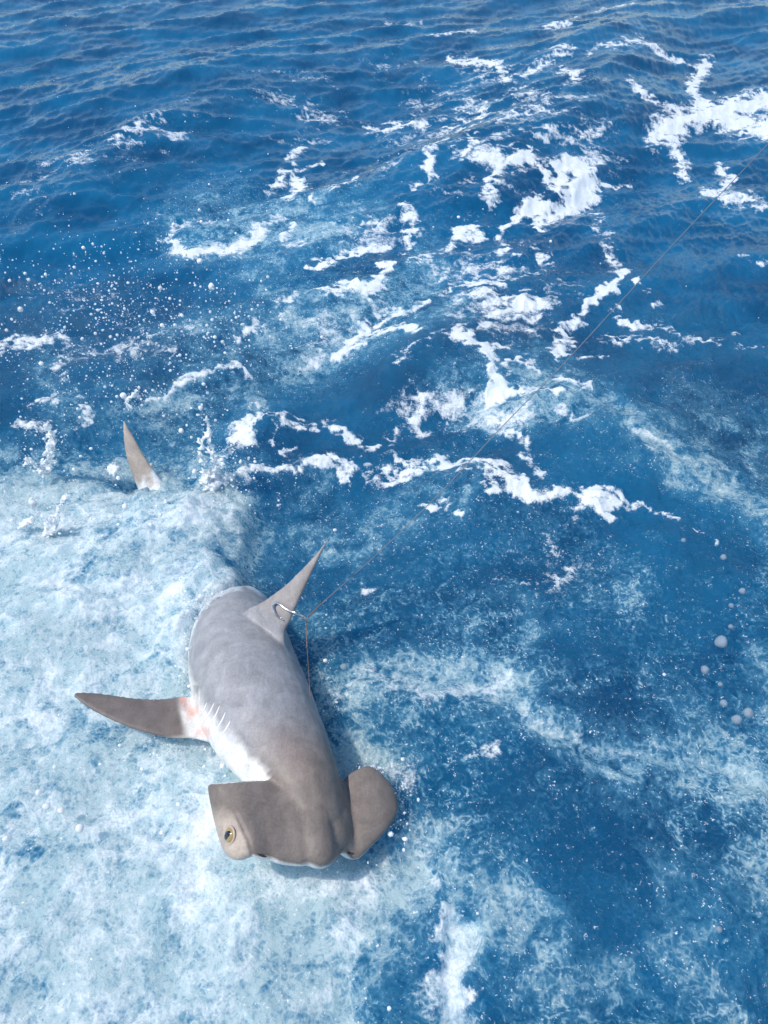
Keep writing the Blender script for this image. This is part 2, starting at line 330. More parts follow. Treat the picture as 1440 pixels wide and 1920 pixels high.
nr, nc = UU.shape
verts = np.stack([WX, WY, Z], -1).reshape(-1, 3).astype(np.float32)
idx = np.arange(nr*nc).reshape(nr, nc)
quads = np.stack([idx[:-1, :-1], idx[1:, :-1], idx[1:, 1:], idx[:-1, 1:]], -1).reshape(-1, 4).astype(np.int32)
me = bpy.data.meshes.new('sea')
me.vertices.add(len(verts)); me.vertices.foreach_set('co', verts.ravel())
me.loops.add(quads.size); me.loops.foreach_set('vertex_index', quads.ravel())
me.polygons.add(len(quads)); me.polygons.foreach_set('loop_start', np.arange(0, quads.size, 4, dtype=np.int32))
me.polygons.foreach_set('use_smooth', np.ones(len(quads), bool))
me.update(calc_edges=True)
for nm, arr in (('foam', P), ('aer', AE), ('churn', churn)):
    at_ = me.attributes.new(nm, 'FLOAT', 'POINT'); at_.data.foreach_set('value', arr.ravel().astype(np.float32))
sea = bpy.data.objects.new('sea', me); COL.objects.link(sea); tag(sea, kind='structure')
tag(sea, 'deep blue choppy sea streaked with white foam and churned bubbles')

def sea_material():
    t = NT('sea_water'); co = t.new('ShaderNodeTexCoord').outputs['Object']
    foam, aer, ch = t.attr('foam').outputs['Fac'], t.attr('aer').outputs['Fac'], t.attr('churn').outputs['Fac']
    n1 = t.noise(co, 34, 4, .62, .4); n2 = t.noise(co, 130, 3, .6); n3 = t.noise(co, 9, 3, .55, .8)
    f = t.math('ADD', foam, t.math('MULTIPLY', t.math('SUBTRACT', n1, .5), .50))
    f = t.math('ADD', f, t.math('MULTIPLY', t.math('SUBTRACT', n2, .5), .50))
    lo = t.mixf(ch, .43, .26); hi = t.mixf(ch, .72, 1.10)
    fo_ = t.math('DIVIDE', t.math('SUBTRACT', f, lo), t.math('SUBTRACT', hi, lo), clamp=True)
    sp_ = t.math('MULTIPLY', t.math('MULTIPLY', t.rng(n2, .60, .67), t.rng(n1, .49, .58)), t.math('MULTIPLY', t.rng(aer, .01, .10), .9))
    fo_ = t.math('MAXIMUM', fo_, sp_)
    a = t.math('ADD', aer, t.math('MULTIPLY', t.math('SUBTRACT', n1, .5), t.math('MULTIPLY', aer, 1.3)))
    a = t.math('ADD', a, t.math('MULTIPLY', t.math('SUBTRACT', n2, .5), t.math('MULTIPLY', aer, 1.0)))
    vw = t.new('ShaderNodeVectorMath', operation='MULTIPLY_ADD'); nv_ = t.noise(co, 22, 2, .5, 0, 1)
    t.l.new(nv_, vw.inputs[0]); vw.inputs[1].default_value = (.05, .05, .05); t.l.new(co, vw.inputs[2])
    vo = t.new('ShaderNodeTexVoronoi', feature='DISTANCE_TO_EDGE'); t.l.new(vw.outputs[0], vo.inputs['Vector']); vo.inputs['Scale'].default_value = 38
    cell = t.math('MULTIPLY', t.rng(vo.outputs['Distance'], 0, .22, 1, 0), 1.4)
    a = t.math('ADD', a, t.math('MULTIPLY', t.math('SUBTRACT', cell, .55), t.math('MULTIPLY', t.math('ADD', aer, .10), .22)))
    a_ = t.rng(a, .06, .92, 0, 1, 'LINEAR')
    n4 = t.noise(co, 1.3, 4, .6, .5)
    deep = t.mixc(t.rng(n4, .3, .7), (.003, .061, .152, 1), (.007, .121, .258, 1))
    c = t.mixc(t.rng(a_, 0, .45, 0, 1, 'LINEAR'), deep, (.060, .215, .345, 1))
    c = t.mixc(t.rng(a_, .30, 1.0, 0, 1, 'LINEAR'), c, (.40, .54, .585, 1))
    gr = t.rng(n2, .3, .7, 0, 1, 'LINEAR')
    c = t.mixc(fo_, c, t.mixc(gr, (.60, .67, .72, 1), (.80, .84, .87, 1)))
    t.l.new(c, t.b.inputs['Base Color'])
    t.b.inputs["IOR"].default_value = 1.333
    t.b.subsurface_method = 'BURLEY'
    t.l.new(t.mixf(fo_, .8, .35), t.b.inputs['Subsurface Weight'])
    t.b.inputs['Subsurface Radius'].default_value = (.5, .8, 1.0)
    t.l.new(t.mixf(a_, .45, .16), t.b.inputs['Subsurface Scale'])
    h = t.math('ADD', t.math('MULTIPLY', n1, 1.0), t.math('MULTIPLY', n2, .34))
    h = t.math('ADD', h, t.math('MULTIPLY', fo_, .14))
    st = t.math('MULTIPLY', t.mixf(ch, 1.0, .8), t.mixf(fo_, 1.0, .38))
    sx_ = t.new('ShaderNodeSeparateXYZ'); t.l.new(co, sx_.inputs[0]); open_ = t.rng(sx_.outputs[1], 2.6, 5.5)     # open sea beyond the boil: smoother skin
    st = t.math('MULTIPLY', st, t.mixf(open_, 1.0, .10))
    t.l.new(t.mixf(fo_, t.mixf(open_, .17, .07), .45), t.b.inputs['Roughness'])
    t.l.new(t.bump(h, st, .030), t.b.inputs['Normal'])
    return t.m
sea.data.materials.append(sea_material())
def sea_h(x, y):                    # height of the water at a ground point
    f = y*CP+CAM_H*SP; gu, gv = 720+FPX*x/f, 960-FPX*(y*SP-CAM_H*CP)/f
    return Z[np.clip(np.searchsorted(vs, gv), 0, len(vs)-1), np.clip(np.searchsorted(us, gu), 0, len(us)-1)]
def over_sea(px, py, h):            # point on the pixel's ray that lies h above the water
    z = h
    for _ in range(4):
        p = atz(px, py, z); z = float(sea_h(p.x, p.y))+h
    return atz(px, py, z)
# ------------------------------------------------------------------ the shark
def catmull(P, n):
    P = np.array(P, float); k = len(P); ts = np.linspace(0, k-1, n); o = []
    for t in ts:
        i = min(int(t), k-2); u = t-i
        p0, p1, p2, p3 = P[max(i-1, 0)], P[i], P[i+1], P[min(i+2, k-1)]
        o.append(.5*((2*p1)+(-p0+p2)*u+(2*p0-5*p1+4*p2-p3)*u*u+(-p0+3*p1-3*p2+p3)*u**3))
    return np.array(o)
def loft(rings):                    # closed tube from a list of rings, ends capped
    n = len(rings[0]); v = [p for r in rings for p in r]; f = []
    for i in range(len(rings)-1):
        for j in range(n):
            a, b = i*n+j, i*n+(j+1) % n; f.append((a, b, b+n, a+n))
    for e, r in ((0, rings[0]), (1, rings[-1])):
        c = len(v); v.append(np.mean(np.array(r), 0)); o = 0 if e == 0 else (len(rings)-1)*n
        for j in range(n): f.append((c, o+(j+1) % n, o+j) if e == 0 else (c, o+j, o+(j+1) % n))
    return v, f
def V3(p): return np.array(p, float)

# spine stations: photo pixel of the section centre, height, half width, half height, roll (deg, towards +x)
ST = [((598, 1588), .180, .085, .034, 28), ((590, 1545), .182, .095, .062, 28), ((575, 1480), .172, .108, .092, 30), ((535, 1415), .148, .148, .132, 32),
      ((490, 1340), .125, .180, .168, 34), ((460, 1262), .060, .185, .180, 36), ((446, 1205), -.035, .18, .180, 36), ((425, 1140), -.20, .165, .165, 34),
      ((380, 1055), -.34, .14, .15, 30), ((330, 970), -.33, .10, .11, 24), ((290, 910), -.20, .06, .07, 15), ((270, 872), -.10, .035, .05, 10)]
cen = catmull([tuple(atz(*s[0], s[1])) for s in ST], 90)
par = catmull([(s[2], s[3], s[4]) for s in ST], 90)
tan = np.gradient(cen, axis=0); tan /= np.linalg.norm(tan, axis=1)[:, None]
LAT, DOR = [], []
rings = []
for c, p, t in zip(cen, par, tan):
    side = np.cross(t, (0, 0, 1.)); side /= np.linalg.norm(side)     # t runs head -> tail (away): side is +x
    if side[0] < 0: side = -side
    up = np.cross(side, t); up = up if up[2] > 0 else -up; up /= np.linalg.norm(up)
    r = math.radians(p[2]); d = up*math.cos(r)+side*math.sin(r); l = side*math.cos(r)-up*math.sin(r)
    LAT.append(l); DOR.append(d); ring = []
    for k in range(36):
        a = 2*math.pi*k/36; ca, sa = math.cos(a), math.sin(a)
        ex = 2.25
        x = abs(ca)**(2/ex)*math.copysign(1, ca)*p[0]; y = abs(sa)**(2/ex)*math.copysign(1, sa)*p[1]
        if y > 0: x *= 1-.10*(y/p[1])**2
        ring.append(c+l*x+d*y)
    rings.append(ring)
LAT, DOR = np.array(LAT), np.array(DOR)
pieces = [loft(rings)]
# head: a row of aerofoil sections from one tip of the hammer to the other (front px, back px, z front, z back, thickness)
HD = [((424, 1598), (389, 1472), .215, .242, .020), ((432, 1608), (396, 1469), .232, .256, .046), ((450, 1614), (414, 1467), .256, .270, .074), ((474, 1606), (444, 1466), .272, .276, .082), ((508, 1614), (475, 1464), .248, .256, .080), ((548, 1622), (508, 1466), .216, .230, .096),
      ((600, 1626), (562, 1478), .190, .220, .114), ((637, 1608), (622, 1470), .148, .170, .090), ((660, 1611), (641, 1462), .116, .128, .066), ((684, 1599), (662, 1446), .112, .128, .060), ((714, 1569), (694, 1436), .104, .116, .056),
      ((737, 1540), (725, 1462), .084, .090, .046), ((746, 1515), (742, 1490), .066, .066, .018)]
fr = catmull([tuple(atz(*h[0], h[2])) for h in HD], 70); bk = catmull([tuple(atz(*h[1], h[3])) for h in HD], 70); th = catmull([(h[4],) for h in HD], 70)[:, 0]
for i in range(70):                 # scalloped front edge
    u_ = 720+FPX*fr[i][0]/(fr[i][1]*CP-(fr[i][2]-CAM_H)*SP)
    dep = 0.007*math.exp(-((u_-578)/9)**2)+.011*math.exp(-((u_-643)/9)**2)+.004*math.exp(-((u_-506)/12)**2)-.006*math.exp(-((u_-612)/14)**2)-.005*math.exp(-((u_-672)/10)**2)
    w_ = bk[i]-fr[i]; fr[i] = fr[i]+w_/np.linalg.norm(w_)*dep
hr = []
HN = []
for i in range(70):
    f0, b0 = fr[i], bk[i]; ch_ = b0-f0
    sp = (fr[min(i+1, 69)]+bk[min(i+1, 69)]-fr[max(i-1, 0)]-bk[max(i-1, 0)])
    nrm = np.cross(sp, ch_); nrm /= np.linalg.norm(nrm); nrm = nrm if nrm[2] > 0 else -nrm
    HN.append(nrm); ring = []
    for k in range(28):
        a = 2*math.pi*k/28; s = (1-math.cos(a))/2
        prof = abs(math.sin(a))**.75*(1.0-.35*s)
        y = prof*th[i]*.5*(1.0 if math.sin(a) > 0 else 1.0)
        ring.append(f0+ch_*s+nrm*(y*math.copysign(1, math.sin(a))))
    hr.append(ring)
HN = np.array(HN)
pieces.append(loft(hr))
# fins: sections along the span, (leading px, trailing px, zl, zt, thickness)
def fin(S, n=26):
    le = catmull([tuple(atz(*s[0], s[2])) for s in S], n); te = catmull([tuple(atz(*s[1], s[3])) for s in S], n); tk = catmull([(s[4],) for s in S], n)[:, 0]
    R = []
    for i in range(n):
        c = te[i]-le[i]; sp = le[min(i+1, n-1)]+te[min(i+1, n-1)]-le[max(i-1, 0)]-te[max(i-1, 0)]
        nm = np.cross(sp, c); nm /= np.linalg.norm(nm)+1e-9
        R.append([le[i]+c*((1-math.cos(2*math.pi*k/16))/2)+nm*(math.sin(2*math.pi*k/16)*tk[i]*.5*(1-.40*((1-math.cos(2*math.pi*k/16))/2))) for k in range(16)])
    return loft(R)
DORSAL = [((540, 1235), (440, 1165), .16, .14, .07), ((534, 1192), (462, 1142), .20, .20, .050), ((545, 1165), (490, 1128), .25, .25, .038), ((560, 1128), (530, 1100), .32, .32, .030), ((580, 1085), (562, 1070), .40, .40, .023), ((602, 1040), (593, 1037), .47, .47, .017), ((620, 1004), (618, 1004), .53, .53, .010)]
pieces.append(fin(DORSAL))
PECT = [((420, 1400), (400, 1315), .06, .05, .06), ((365, 1386), (345, 1305), .085, .085, .040), ((320, 1385), (305, 1309), .10, .10, .030), ((265, 1373), (255, 1308), .115, .115, .024), ((215, 1354), (205, 1301), .13, .13, .020), ((170, 1331), (165, 1297), .14, .14, .016), ((138, 1307), (139, 1298), .15, .15, .010)]
pieces.append(fin(PECT))
TAIL = [((330, 940), (268, 945), -.03, -.06, .05), ((308, 908), (254, 908), .0, -.02, .042), ((288, 880), (244, 882), .04, .03, .034), ((270, 852), (236, 856), .09, .08, .027), ((252, 820), (231, 824), .14, .14, .020), ((233, 788), (230, 790), .19, .19, .012)]
pieces.append(fin(TAIL))
PECT2 = [((560, 1350), (520, 1260), .02, .02, .06), ((640, 1340), (610, 1270), -.12, -.12, .035), ((700, 1320), (680, 1280), -.2, -.2, .022), ((750, 1290), (748, 1285), -.28, -.28, .01)]
pieces.append(fin(PECT2))
LOBE = [((290, 915), (262, 925), -.06, -.08, .04), ((262, 935), (245, 935), -.13, -.13, .025), ((235, 945), (232, 945), -.2, -.2, .01)]
pieces.append(fin(LOBE))
SECOND = [((330, 985), (300, 955), .0, -.02, .04), ((318, 955), (303, 945), .04, .03, .02), ((312, 935), (309, 933), .07, .07, .008)]
pieces.append(fin(SECOND))
vv, ff = [], []
for v, f in pieces:
    o = len(vv); vv += [tuple(p) for p in v]; ff += [tuple(i+o for i in q) for q in f]
raw = mesh_obj('raw_shark', vv, ff)
bm = bmesh.new(); bm.from_mesh(raw.data); bmesh.ops.recalc_face_normals(bm, faces=bm.faces); bm.to_mesh(raw.data); bm.free()
md = raw.modifiers.new('r', 'REMESH'); md.mode = 'VOXEL'; md.voxel_size = .0042; md.use_smooth_shade = True
md = raw.modifiers.new('s', 'SMOOTH'); md.factor = .5; md.iterations = 14
dg = bpy.context.evaluated_depsgraph_get()
sm = bpy.data.meshes.new_from_object(raw.evaluated_get(dg)); bpy.data.objects.remove(raw)
sm.name = 'shark_body'
nv = len(sm.vertices); co = np.empty(nv*3, np.float32); sm.vertices.foreach_get('co', co); co = co.reshape(-1, 3).astype(float)
no = np.empty(nv*3, np.float32); sm.vertices.foreach_get('normal', no); no = no.reshape(-1, 3).astype(float)
# nearest spine station -> angle round the body
ni = np.empty(nv, int); nd = np.empty(nv)
for s in range(0, nv, 20000):
    d = ((co[s:s+20000, None]-cen[None])**2).sum(-1); ni[s:s+20000] = d.argmin(1); nd[s:s+20000] = np.sqrt(d.min(1))
rel = co-cen[ni]; ly, lx = (rel*DOR[ni]).sum(1), (rel*LAT[ni]).sum(1)
nrd = (no*DOR[ni]).sum(1)
jit = .10*fbm(co[:, 0]*14, co[:, 1]*14+co[:, 2]*9, 201, 3)
def to_px(c):
    y, z = c[:, 1], c[:, 2]-CAM_H; f = y*CP-z*SP; return 720+FPX*c[:, 0]/f, 960-FPX*(y*SP+z*CP)/f
upx, upy = to_px(co)
# countershading: distance below the flank line, measured on the body
par_i = ni/89.0
flank = np.interp(par_i, [0, .15, .22, .3, .42, .55, 1], [-.55, -.5, .30, .20, -.25, -.45, -.6])
hgt = ly/par[ni, 1]
belly = smooth(.16, -.16, hgt-flank+jit)*(lx < 0)+smooth(.1, -.2, hgt+.5+jit)*(lx >= 0)
# the hammer: pale only underneath and at the very rim
dhead = np.full(nv, 9.)
mid = (fr+bk)/2
hn = np.empty((nv, 3)); 
for s in range(0, nv, 20000):
    seg = co[s:s+20000]
    d = np.minimum(((seg[:, None]-mid[None])**2).sum(-1), np.minimum(((seg[:, None]-fr[None])**2).sum(-1), ((seg[:, None]-bk[None])**2).sum(-1)))
    k = d.argmin(1); dhead[s:s+20000] = np.sqrt(d.min(1)); hn[s:s+20000] = HN[k]
nh = (no*hn).sum(1)
q = np.array(bk[20:50])
inh = smooth(.30, .20, par_i)                      # along the head end of the spine
backl = smooth(1478, 1466, upy)*(upx < 520)        # behind the hammer's rear edge: throat
inh = np.where((upx > 640) & (upy > 1425), 1, inh)*(1-backl*(nh < 9)*0)
hb = smooth(.30, -.05, nh+jit*.4)
isham = (dhead < .085) & ((par_i < .20) | (upx > 640) | (upx < 505)) & (upy > 1425) & ((upx > 505) | (upy > np.interp(upx, [390, 500], [1471, 1463])))
belly = np.where(isham, hb, belly)
# fins
dors = (upx > 440) & (nd > .2) & (upy < 1200) & (ly > .19)
pectl = (upx < 372) & (upy > 1285) & (upy < 1400) & (co[:, 2] > .0) & (lx < -.16)
tailm = (upy < 960) & (upx < 330)
belly = np.where(dors, 0, belly); pw = pectl*smooth(-.165, -.205, lx); belly = belly*(1-pw)+smooth(-.1, -.5, no[:, 2])*pw; belly = np.where(tailm, .08, belly)
grey = np.array([.335, .335, .355]); brown = np.array([.225, .188, .165]); white = np.array([.86, .85, .82]); pale = np.array([.34, .31, .30]); dark = np.array([.105, .088, .082]); pink = np.array([.72, .33, .25])
hm = smooth(.34, .18, par_i)
base = grey*(1-hm[:, None])+brown*hm[:, None]
base = np.where(isham[:, None], brown, base)
fm = smooth(.20, .27, ly)*(dors); base = base*(1-fm[:, None])+pale*fm[:, None]
base = base*(1-pw[:, None])+np.array([.165, .140, .130])*pw[:, None]
base = np.where(tailm[:, None], np.array([.36, .30, .25]), base)
# dark fin and hammer tips
tipd = smooth(190, 140, upx)*pectl; base = base*(1-.45*tipd[:, None])+dark*.45*tipd[:, None]
ed = smooth(1312, 1302, upy)*pectl*smooth(150, 200, upx); base = base*(1-.5*ed[:, None])+dark*.5*ed[:, None]
rim = smooth(1376, 1386, upy+.12*(upx-330))*pw*smooth(200, 260, upx)
colr = base*(1-belly[:, None])+white*belly[:, None]
colr = colr*(1-.55*rim[:, None])+np.array([.8, .72, .6])*.55*rim[:, None]
def spot(px, py, rx, ry, c, k, ang=0):
    global colr
    ca, sa = math.cos(math.radians(ang)), math.sin(math.radians(ang)); X, Y = upx-px, upy-py; x, y = X*ca+Y*sa, -X*sa+Y*ca
    w = k*np.exp(-((x/rx)**2+(y/ry)**2))*(co[:, 2] > -.02)*(lx < 0); w = np.clip(w*(1+2.0*jit), 0, 1)[:, None]; colr = colr*(1-w)+np.array(c)*w
spot(343, 1302, 7, 24, pink, .9, -8); spot(362, 1335, 11, 14, pink, .75); spot(380, 1372, 16, 11, pink, .75, 20); spot(345, 1345, 6, 26, white, .6, -15)
spot(545, 1400, 50, 26, (.32, .25, .23), .5, 25)
xs_ = np.interp(upy, [1466, 1525, 1575, 1612], [402, 441, 465, 474])
band = smooth(3, -7, upx-xs_)*(co[:, 2] > .12)*(upy > 1462)
bc = brown*.75*(1-smooth(1500, 1550, upy)[:, None])+np.array([.50, .42, .35])*smooth(1500, 1550, upy)[:, None]
colr = colr*(1-.85*band[:, None])+bc*.85*band[:, None]
gro = .0055*np.exp(-((upx-xs_-1)/3.2)**2)*smooth(1500, 1560, upy)*smooth(1612, 1600, upy)*(co[:, 2] > .12)
co -= no*gro[:, None]
zi = sea_h(co[:, 0], co[:, 1])
dzw = co[:, 2]-zi
ff_ = smooth(.075, .012, dzw+.060*fbm(co[:, 0]*22, co[:, 1]*22, 231, 4, .6)+.03*fbm(co[:, 0]*7, co[:, 1]*7, 233, 2))*((lx < .02) | (par_i > .5))*(1-pw)
ff_ = np.where(isham, 0, ff_)*.85
colr = colr*(1-ff_[:, None])+np.array([.70, .76, .80])*ff_[:, None]
ca_ = sm.color_attributes.new('skin', 'FLOAT_COLOR', 'POINT')
ca_.data.foreach_set('color', np.concatenate([np.clip(colr, 0, 1), np.ones((nv, 1))], 1).ravel().astype(np.float32))
# fine wrinkles on the throat and the neck behind the hammer
for a, b in (((430, 1430), (490, 1452)), ((445, 1440), (480, 1458)), ((440, 1415), (470, 1440)), ((505, 1440), (590, 1405)), ((520, 1455), (600, 1420)), ((530, 1425), (585, 1398))):
    A_, B_ = np.array(a, float), np.array(b, float); D_ = B_-A_
    t = np.clip(((upx-A_[0])*D_[0]+(upy-A_[1])*D_[1])/(D_@D_), 0, 1); bow = 5*np.sin(t*math.pi)
    dd = np.hypot(upx-A_[0]-t*D_[0], upy-A_[1]-t*D_[1]+bow)
    w = .0010*np.exp(-(dd/2.6)**2)*np.sin(t*math.pi)*(no[:, 2] > 0)
    co -= no*w[:, None]
for pl, dep, wd in ((((634, 1458), (648, 1512), (664, 1562)), .003, 12), (((626, 1545), (634, 1580), (642, 1604)), .005, 9), (((560, 1520), (572, 1575), (578, 1618)), .003, 12), (((470, 1500), (492, 1560), (504, 1612)), .004, 16), (((585, 1440), (600, 1500), (606, 1600)), -.005, 22)):
    best = np.full(nv, 1e9)
    for (ax, ay), (bx, by) in zip(pl[:-1], pl[1:]):
        t = np.clip(((upx-ax)*(bx-ax)+(upy-ay)*(by-ay))/((bx-ax)**2+(by-ay)**2), 0, 1); best = np.minimum(best, np.hypot(upx-ax-t*(bx-ax), upy-ay-t*(by-ay)))
    co -= no*(dep*np.exp(-(best/wd)**2)*(no[:, 2] > .2))[:, None]
sm.vertices.foreach_set('co', co.ravel().astype(np.float32)); sm.update()

def skin_material():
    t = NT('shark_skin'); co_ = t.new('ShaderNodeTexCoord').outputs['Object']
    base = t.attr('skin').outputs['Color']
    n1 = t.noise(co_, 18, 5, .6, .6); n2 = t.noise(co_, 160, 3, .65); n3 = t.noise(co_, 5, 3, .5, .5)
    mp = t.new('ShaderNodeMapping'); mp.inputs['Rotation'].default_value = (0, 0, .5); mp.inputs['Scale'].default_value = (60, 8, 30); t.l.new(co_, mp.inputs['Vector'])
    st = t.noise(mp.outputs[0], 2.0, 3, .6, .3)
    m = t.rng(n1, .25, .75, .70, 1.24, 'LINEAR'); m2 = t.rng(n2, .3, .7, .88, 1.10, 'LINEAR'); m3 = t.rng(st, .3, .7, .94, 1.05, 'LINEAR')
    k = t.math('MULTIPLY', t.math('MULTIPLY', m, m2), m3)
    g = t.new('ShaderNodeCombineColor')
    for i in range(3): t.l.new(k, g.inputs[i])
    t.l.new(t.mixc(1.0, base, g.outputs[0], 'MULTIPLY'), t.b.inputs['Base Color'])
    t.l.new(t.rng(n3, .3, .7, .40, .58, 'LINEAR'), t.b.inputs['Roughness'])
    t.b.inputs['IOR'].default_value = 1.36; t.b.inputs['Coat Weight'].default_value = .30; t.b.inputs['Coat Roughness'].default_value = .20; t.l.new(t.bump(t.math('ADD', n2, n1), .6, .010), t.b.inputs['Coat Normal'])
    h = t.math('ADD', t.math('MULTIPLY', n2, .25), t.math('MULTIPLY', st, .5))
    t.l.new(t.bump(h, .25, .004), t.b.inputs['Normal'])
    return t.m
M_SKIN = skin_material(); sm.materials.clear(); sm.materials.append(M_SKIN)
def simple(name, col, rough=.4, metal=0., var=.12, scale=60, bump=.1, **kw):
    t = NT(name); c = t.new('ShaderNodeTexCoord').outputs['Object']; n = t.noise(c, scale, 4, .6)
    lo = tuple(v*(1-var) for v in col)+(1,); hi = tuple(min(1, v*(1+var)) for v in col)+(1,)
    t.l.new(t.mixc(n, lo, hi), t.b.inputs['Base Color']); t.b.inputs['Roughness'].default_value = rough; t.b.inputs['Metallic'].default_value = metal
    if bump: t.l.new(t.bump(n, bump, .003), t.b.inputs['Normal'])
    for k, v in kw.items(): t.b.inputs[k.replace('_', ' ')].default_value = v
    return t.m
M_EYE = simple('eye_gold', (.36, .26, .11), .12, var=.35, scale=90, bump=0, Coat_Weight=.6)
M_PUPIL = simple('eye_pupil', (.012, .016, .024), .06, bump=0, Coat_Weight=1.0)
M_LID = simple('eye_rim', (.46, .37, .31), .35, scale=120)
M_GILL = simple('gill_flesh', (.84, .83, .82), .4, scale=80, var=.06)
M_NOST = simple('nostril_dark', (.05, .04, .04), .5)

root_p = cen[45]
shark = empty('hammerhead_shark', (float(root_p[0]), float(root_p[1]), 0.0))
tag(shark, 'grey brown hammerhead shark surging through white foam with its head turned down', 'shark')
def adopt(o, parent=shark):
    o.parent = parent; base_ = Matrix.Translation(shark.location); o.matrix_parent_inverse = base_.inverted() if parent is shark else Matrix.Identity(4)
    return o
sm.polygons.foreach_set('use_smooth', np.ones(len(sm.polygons), bool))
body = bpy.data.objects.new('body', sm); COL.objects.link(body); adopt(body)
tri = BVHTree.FromPolygons([tuple(c) for c in co], [tuple(p.vertices) for p in sm.polygons])
O = Vector((0, 0, CAM_H))
def hit(px, py):
    h = tri.ray_cast(O, ray(px, py).normalized()); return (h[0], h[1]) if h[0] is not None else (None, None)

def ball(name, c, r, mat, parent, axis=None, sx=1, sy=1, sz=1, seg=24):
    bm = bmesh.new(); bmesh.ops.create_uvsphere(bm, u_segments=seg, v_segments=seg//2, radius=r)
    bmesh.ops.scale(bm, vec=(sx, sy, sz), verts=bm.verts)
    if axis is not None: bmesh.ops.rotate(bm, matrix=Vector(axis).to_track_quat('Z', 'Y').to_matrix(), verts=bm.verts)
    bmesh.ops.translate(bm, vec=c, verts=bm.verts)
    me = bpy.data.meshes.new(name); bm.to_mesh(me); bm.free(); me.materials.append(mat)
    me.polygons.foreach_set('use_smooth', [True]*len(me.polygons))
    o = bpy.data.objects.new(name, me); COL.objects.link(o); adopt(o, parent); return o
def tube(name, pts, rad, mat, parent=None, n=8, closed=False):
    pts = [Vector(p) for p in pts]; R = []; prev = None
    rad = rad if hasattr(rad, '__len__') else [rad]*len(pts)
    for i, p in enumerate(pts):
        d = (pts[min(i+1, len(pts)-1)]-pts[max(i-1, 0)]).normalized()
        if prev is None: prev = d.orthogonal().normalized()
        prev = (prev-d*prev.dot(d)).normalized(); b = d.cross(prev)
        R.append([tuple(p+(prev*math.cos(6.28318*k/n)+b*math.sin(6.28318*k/n))*rad[i]) for k in range(n)])
    v, f = loft(R); return mesh_obj(name, v, f, mat, parent)
# the visible eye at the hammer's tip
hp, hnrm = hit(429, 1566)
if hp is None: hp, hnrm = hit(445, 1560)
out_dir = (hnrm.normalized()+Vector((-.35, -.1, .1))).normalized()
pm = pxsize(hp)
ec = hp-out_dir*.0165
eye = ball('eye', ec, .025, M_EYE, shark, out_dir)
pd = (out_dir+Vector((-.50, -.16, .02))).normalized()
ball('pupil', ec+pd*.0128, .0178, M_PUPIL, eye, pd, .8, 1.1, .76)
rp = []
xa = out_dir.orthogonal().normalized(); ya = out_dir.cross(xa)
for k in range(33):
    a = 2*math.pi*k/32; rp.append(ec+out_dir*.0135+(xa*math.cos(a)+ya*math.sin(a))*.0212)
adopt(tube('eye_rim', rp, .0036, M_LID), eye)
# far eye, in the other tip
fp = Vector(tuple(mid[65])); fd = Vector((.8, -.1, -.5)).normalized()
ball('eye', fp+Vector((-.006, 0, -.010)), .011, M_EYE, shark, fd)
# gill slits, five pale flaps along the flank
for a, b in (((367, 1352), (388, 1316)), ((374, 1364), (402, 1316)), ((385, 1372), (412, 1322)), ((398, 1378), (423, 1334)), ((410, 1384), (432, 1350))):
    pts, rad = [], []
    for k in range(13):
        t = k/12; p, nn = hit(a[0]+(b[0]-a[0])*t+3*math.sin(t*3.14), a[1]+(b[1]-a[1])*t)
        if p is None: continue
        pts.append(p-nn*.0008); rad.append(0.0006+.0030*math.sin(math.pi*t)**.8)
    if len(pts) > 4: adopt(tube('gill_slit', pts, rad, M_GILL, n=10))
# nostril grooves on the front rim
for a, b in (((482, 1606), (500, 1612)), ((650, 1604), (664, 1606))):
    pts = [hit(a[0]+(b[0]-a[0])*k/6, a[1]+(b[1]-a[1])*k/6-5)[0] for k in range(7)]; pts = [p for p in pts if p]
    if len(pts) > 3: adopt(tube('nostril', pts, [.0006+.003*math.sin(math.pi*k/(len(pts)-1)) for k in range(len(pts))], M_NOST))

# ------------------------------------------------------------------ hook and line
M_STEEL = simple('hook_steel', (.72, .72, .72), .22, 1.0, scale=140, bump=.05)
M_LINE = simple('line_nylon', (.17, .19, .22), .35, scale=200)
M_LEAD = simple('leader_wire', (.20, .13, .10), .45, .3, scale=300, var=.4)
def fin_pt(px, py, lift=.006):
    p, n = hit(px, py)
    return p+n*lift if p is not None else None
z0 = hit(545, 1145)[0]; yh = z0.y
eye_pt = aty(573, 1160, yh-.02)
hook = empty('fishing_hook', tuple(eye_pt)); tag(hook, 'bright steel fish hook lying against the tall back fin', 'hook')
hp_ = [(569, 1157), (556, 1150), (542, 1142), (530, 1134), (522, 1130), (516, 1134), (516, 1142), (520, 1151), (527, 1159), (533, 1162)]
pts = []
for i, (x, y) in enumerate(hp_):
    p = fin_pt(x, y, .010 if i < 8 else .004)
    pts.append(np.array(p if (p is not None and x < 552) else aty(x, y, yh-.022+(0 if x > 560 else .002))))
cp = catmull(pts, 44); rd = [.0042]*34+[.0042*(1-k/11)+.0006 for k in range(10)]
def adopt_to(o, root):
    o.parent = root; o.matrix_parent_inverse = Matrix.Translation(root.location).inverted(); return o
adopt_to(tube('shank', cp, rd, M_STEEL, n=10), hook)
ring = [eye_pt+Vector((math.cos(6.2832*k/24), -.3*math.sin(6.2832*k/24), .95*math.sin(6.2832*k/24)))*.0088 for k in range(25)]
adopt_to(tube('hook_eye', ring, .0036, M_STEEL, n=8), hook)
bp = cp[37]; adopt_to(tube('barb', [bp, bp+np.array([.008, .0, -.004])*1.2+np.array([0, -.004, .006])], [.002, .0004], M_STEEL), hook)
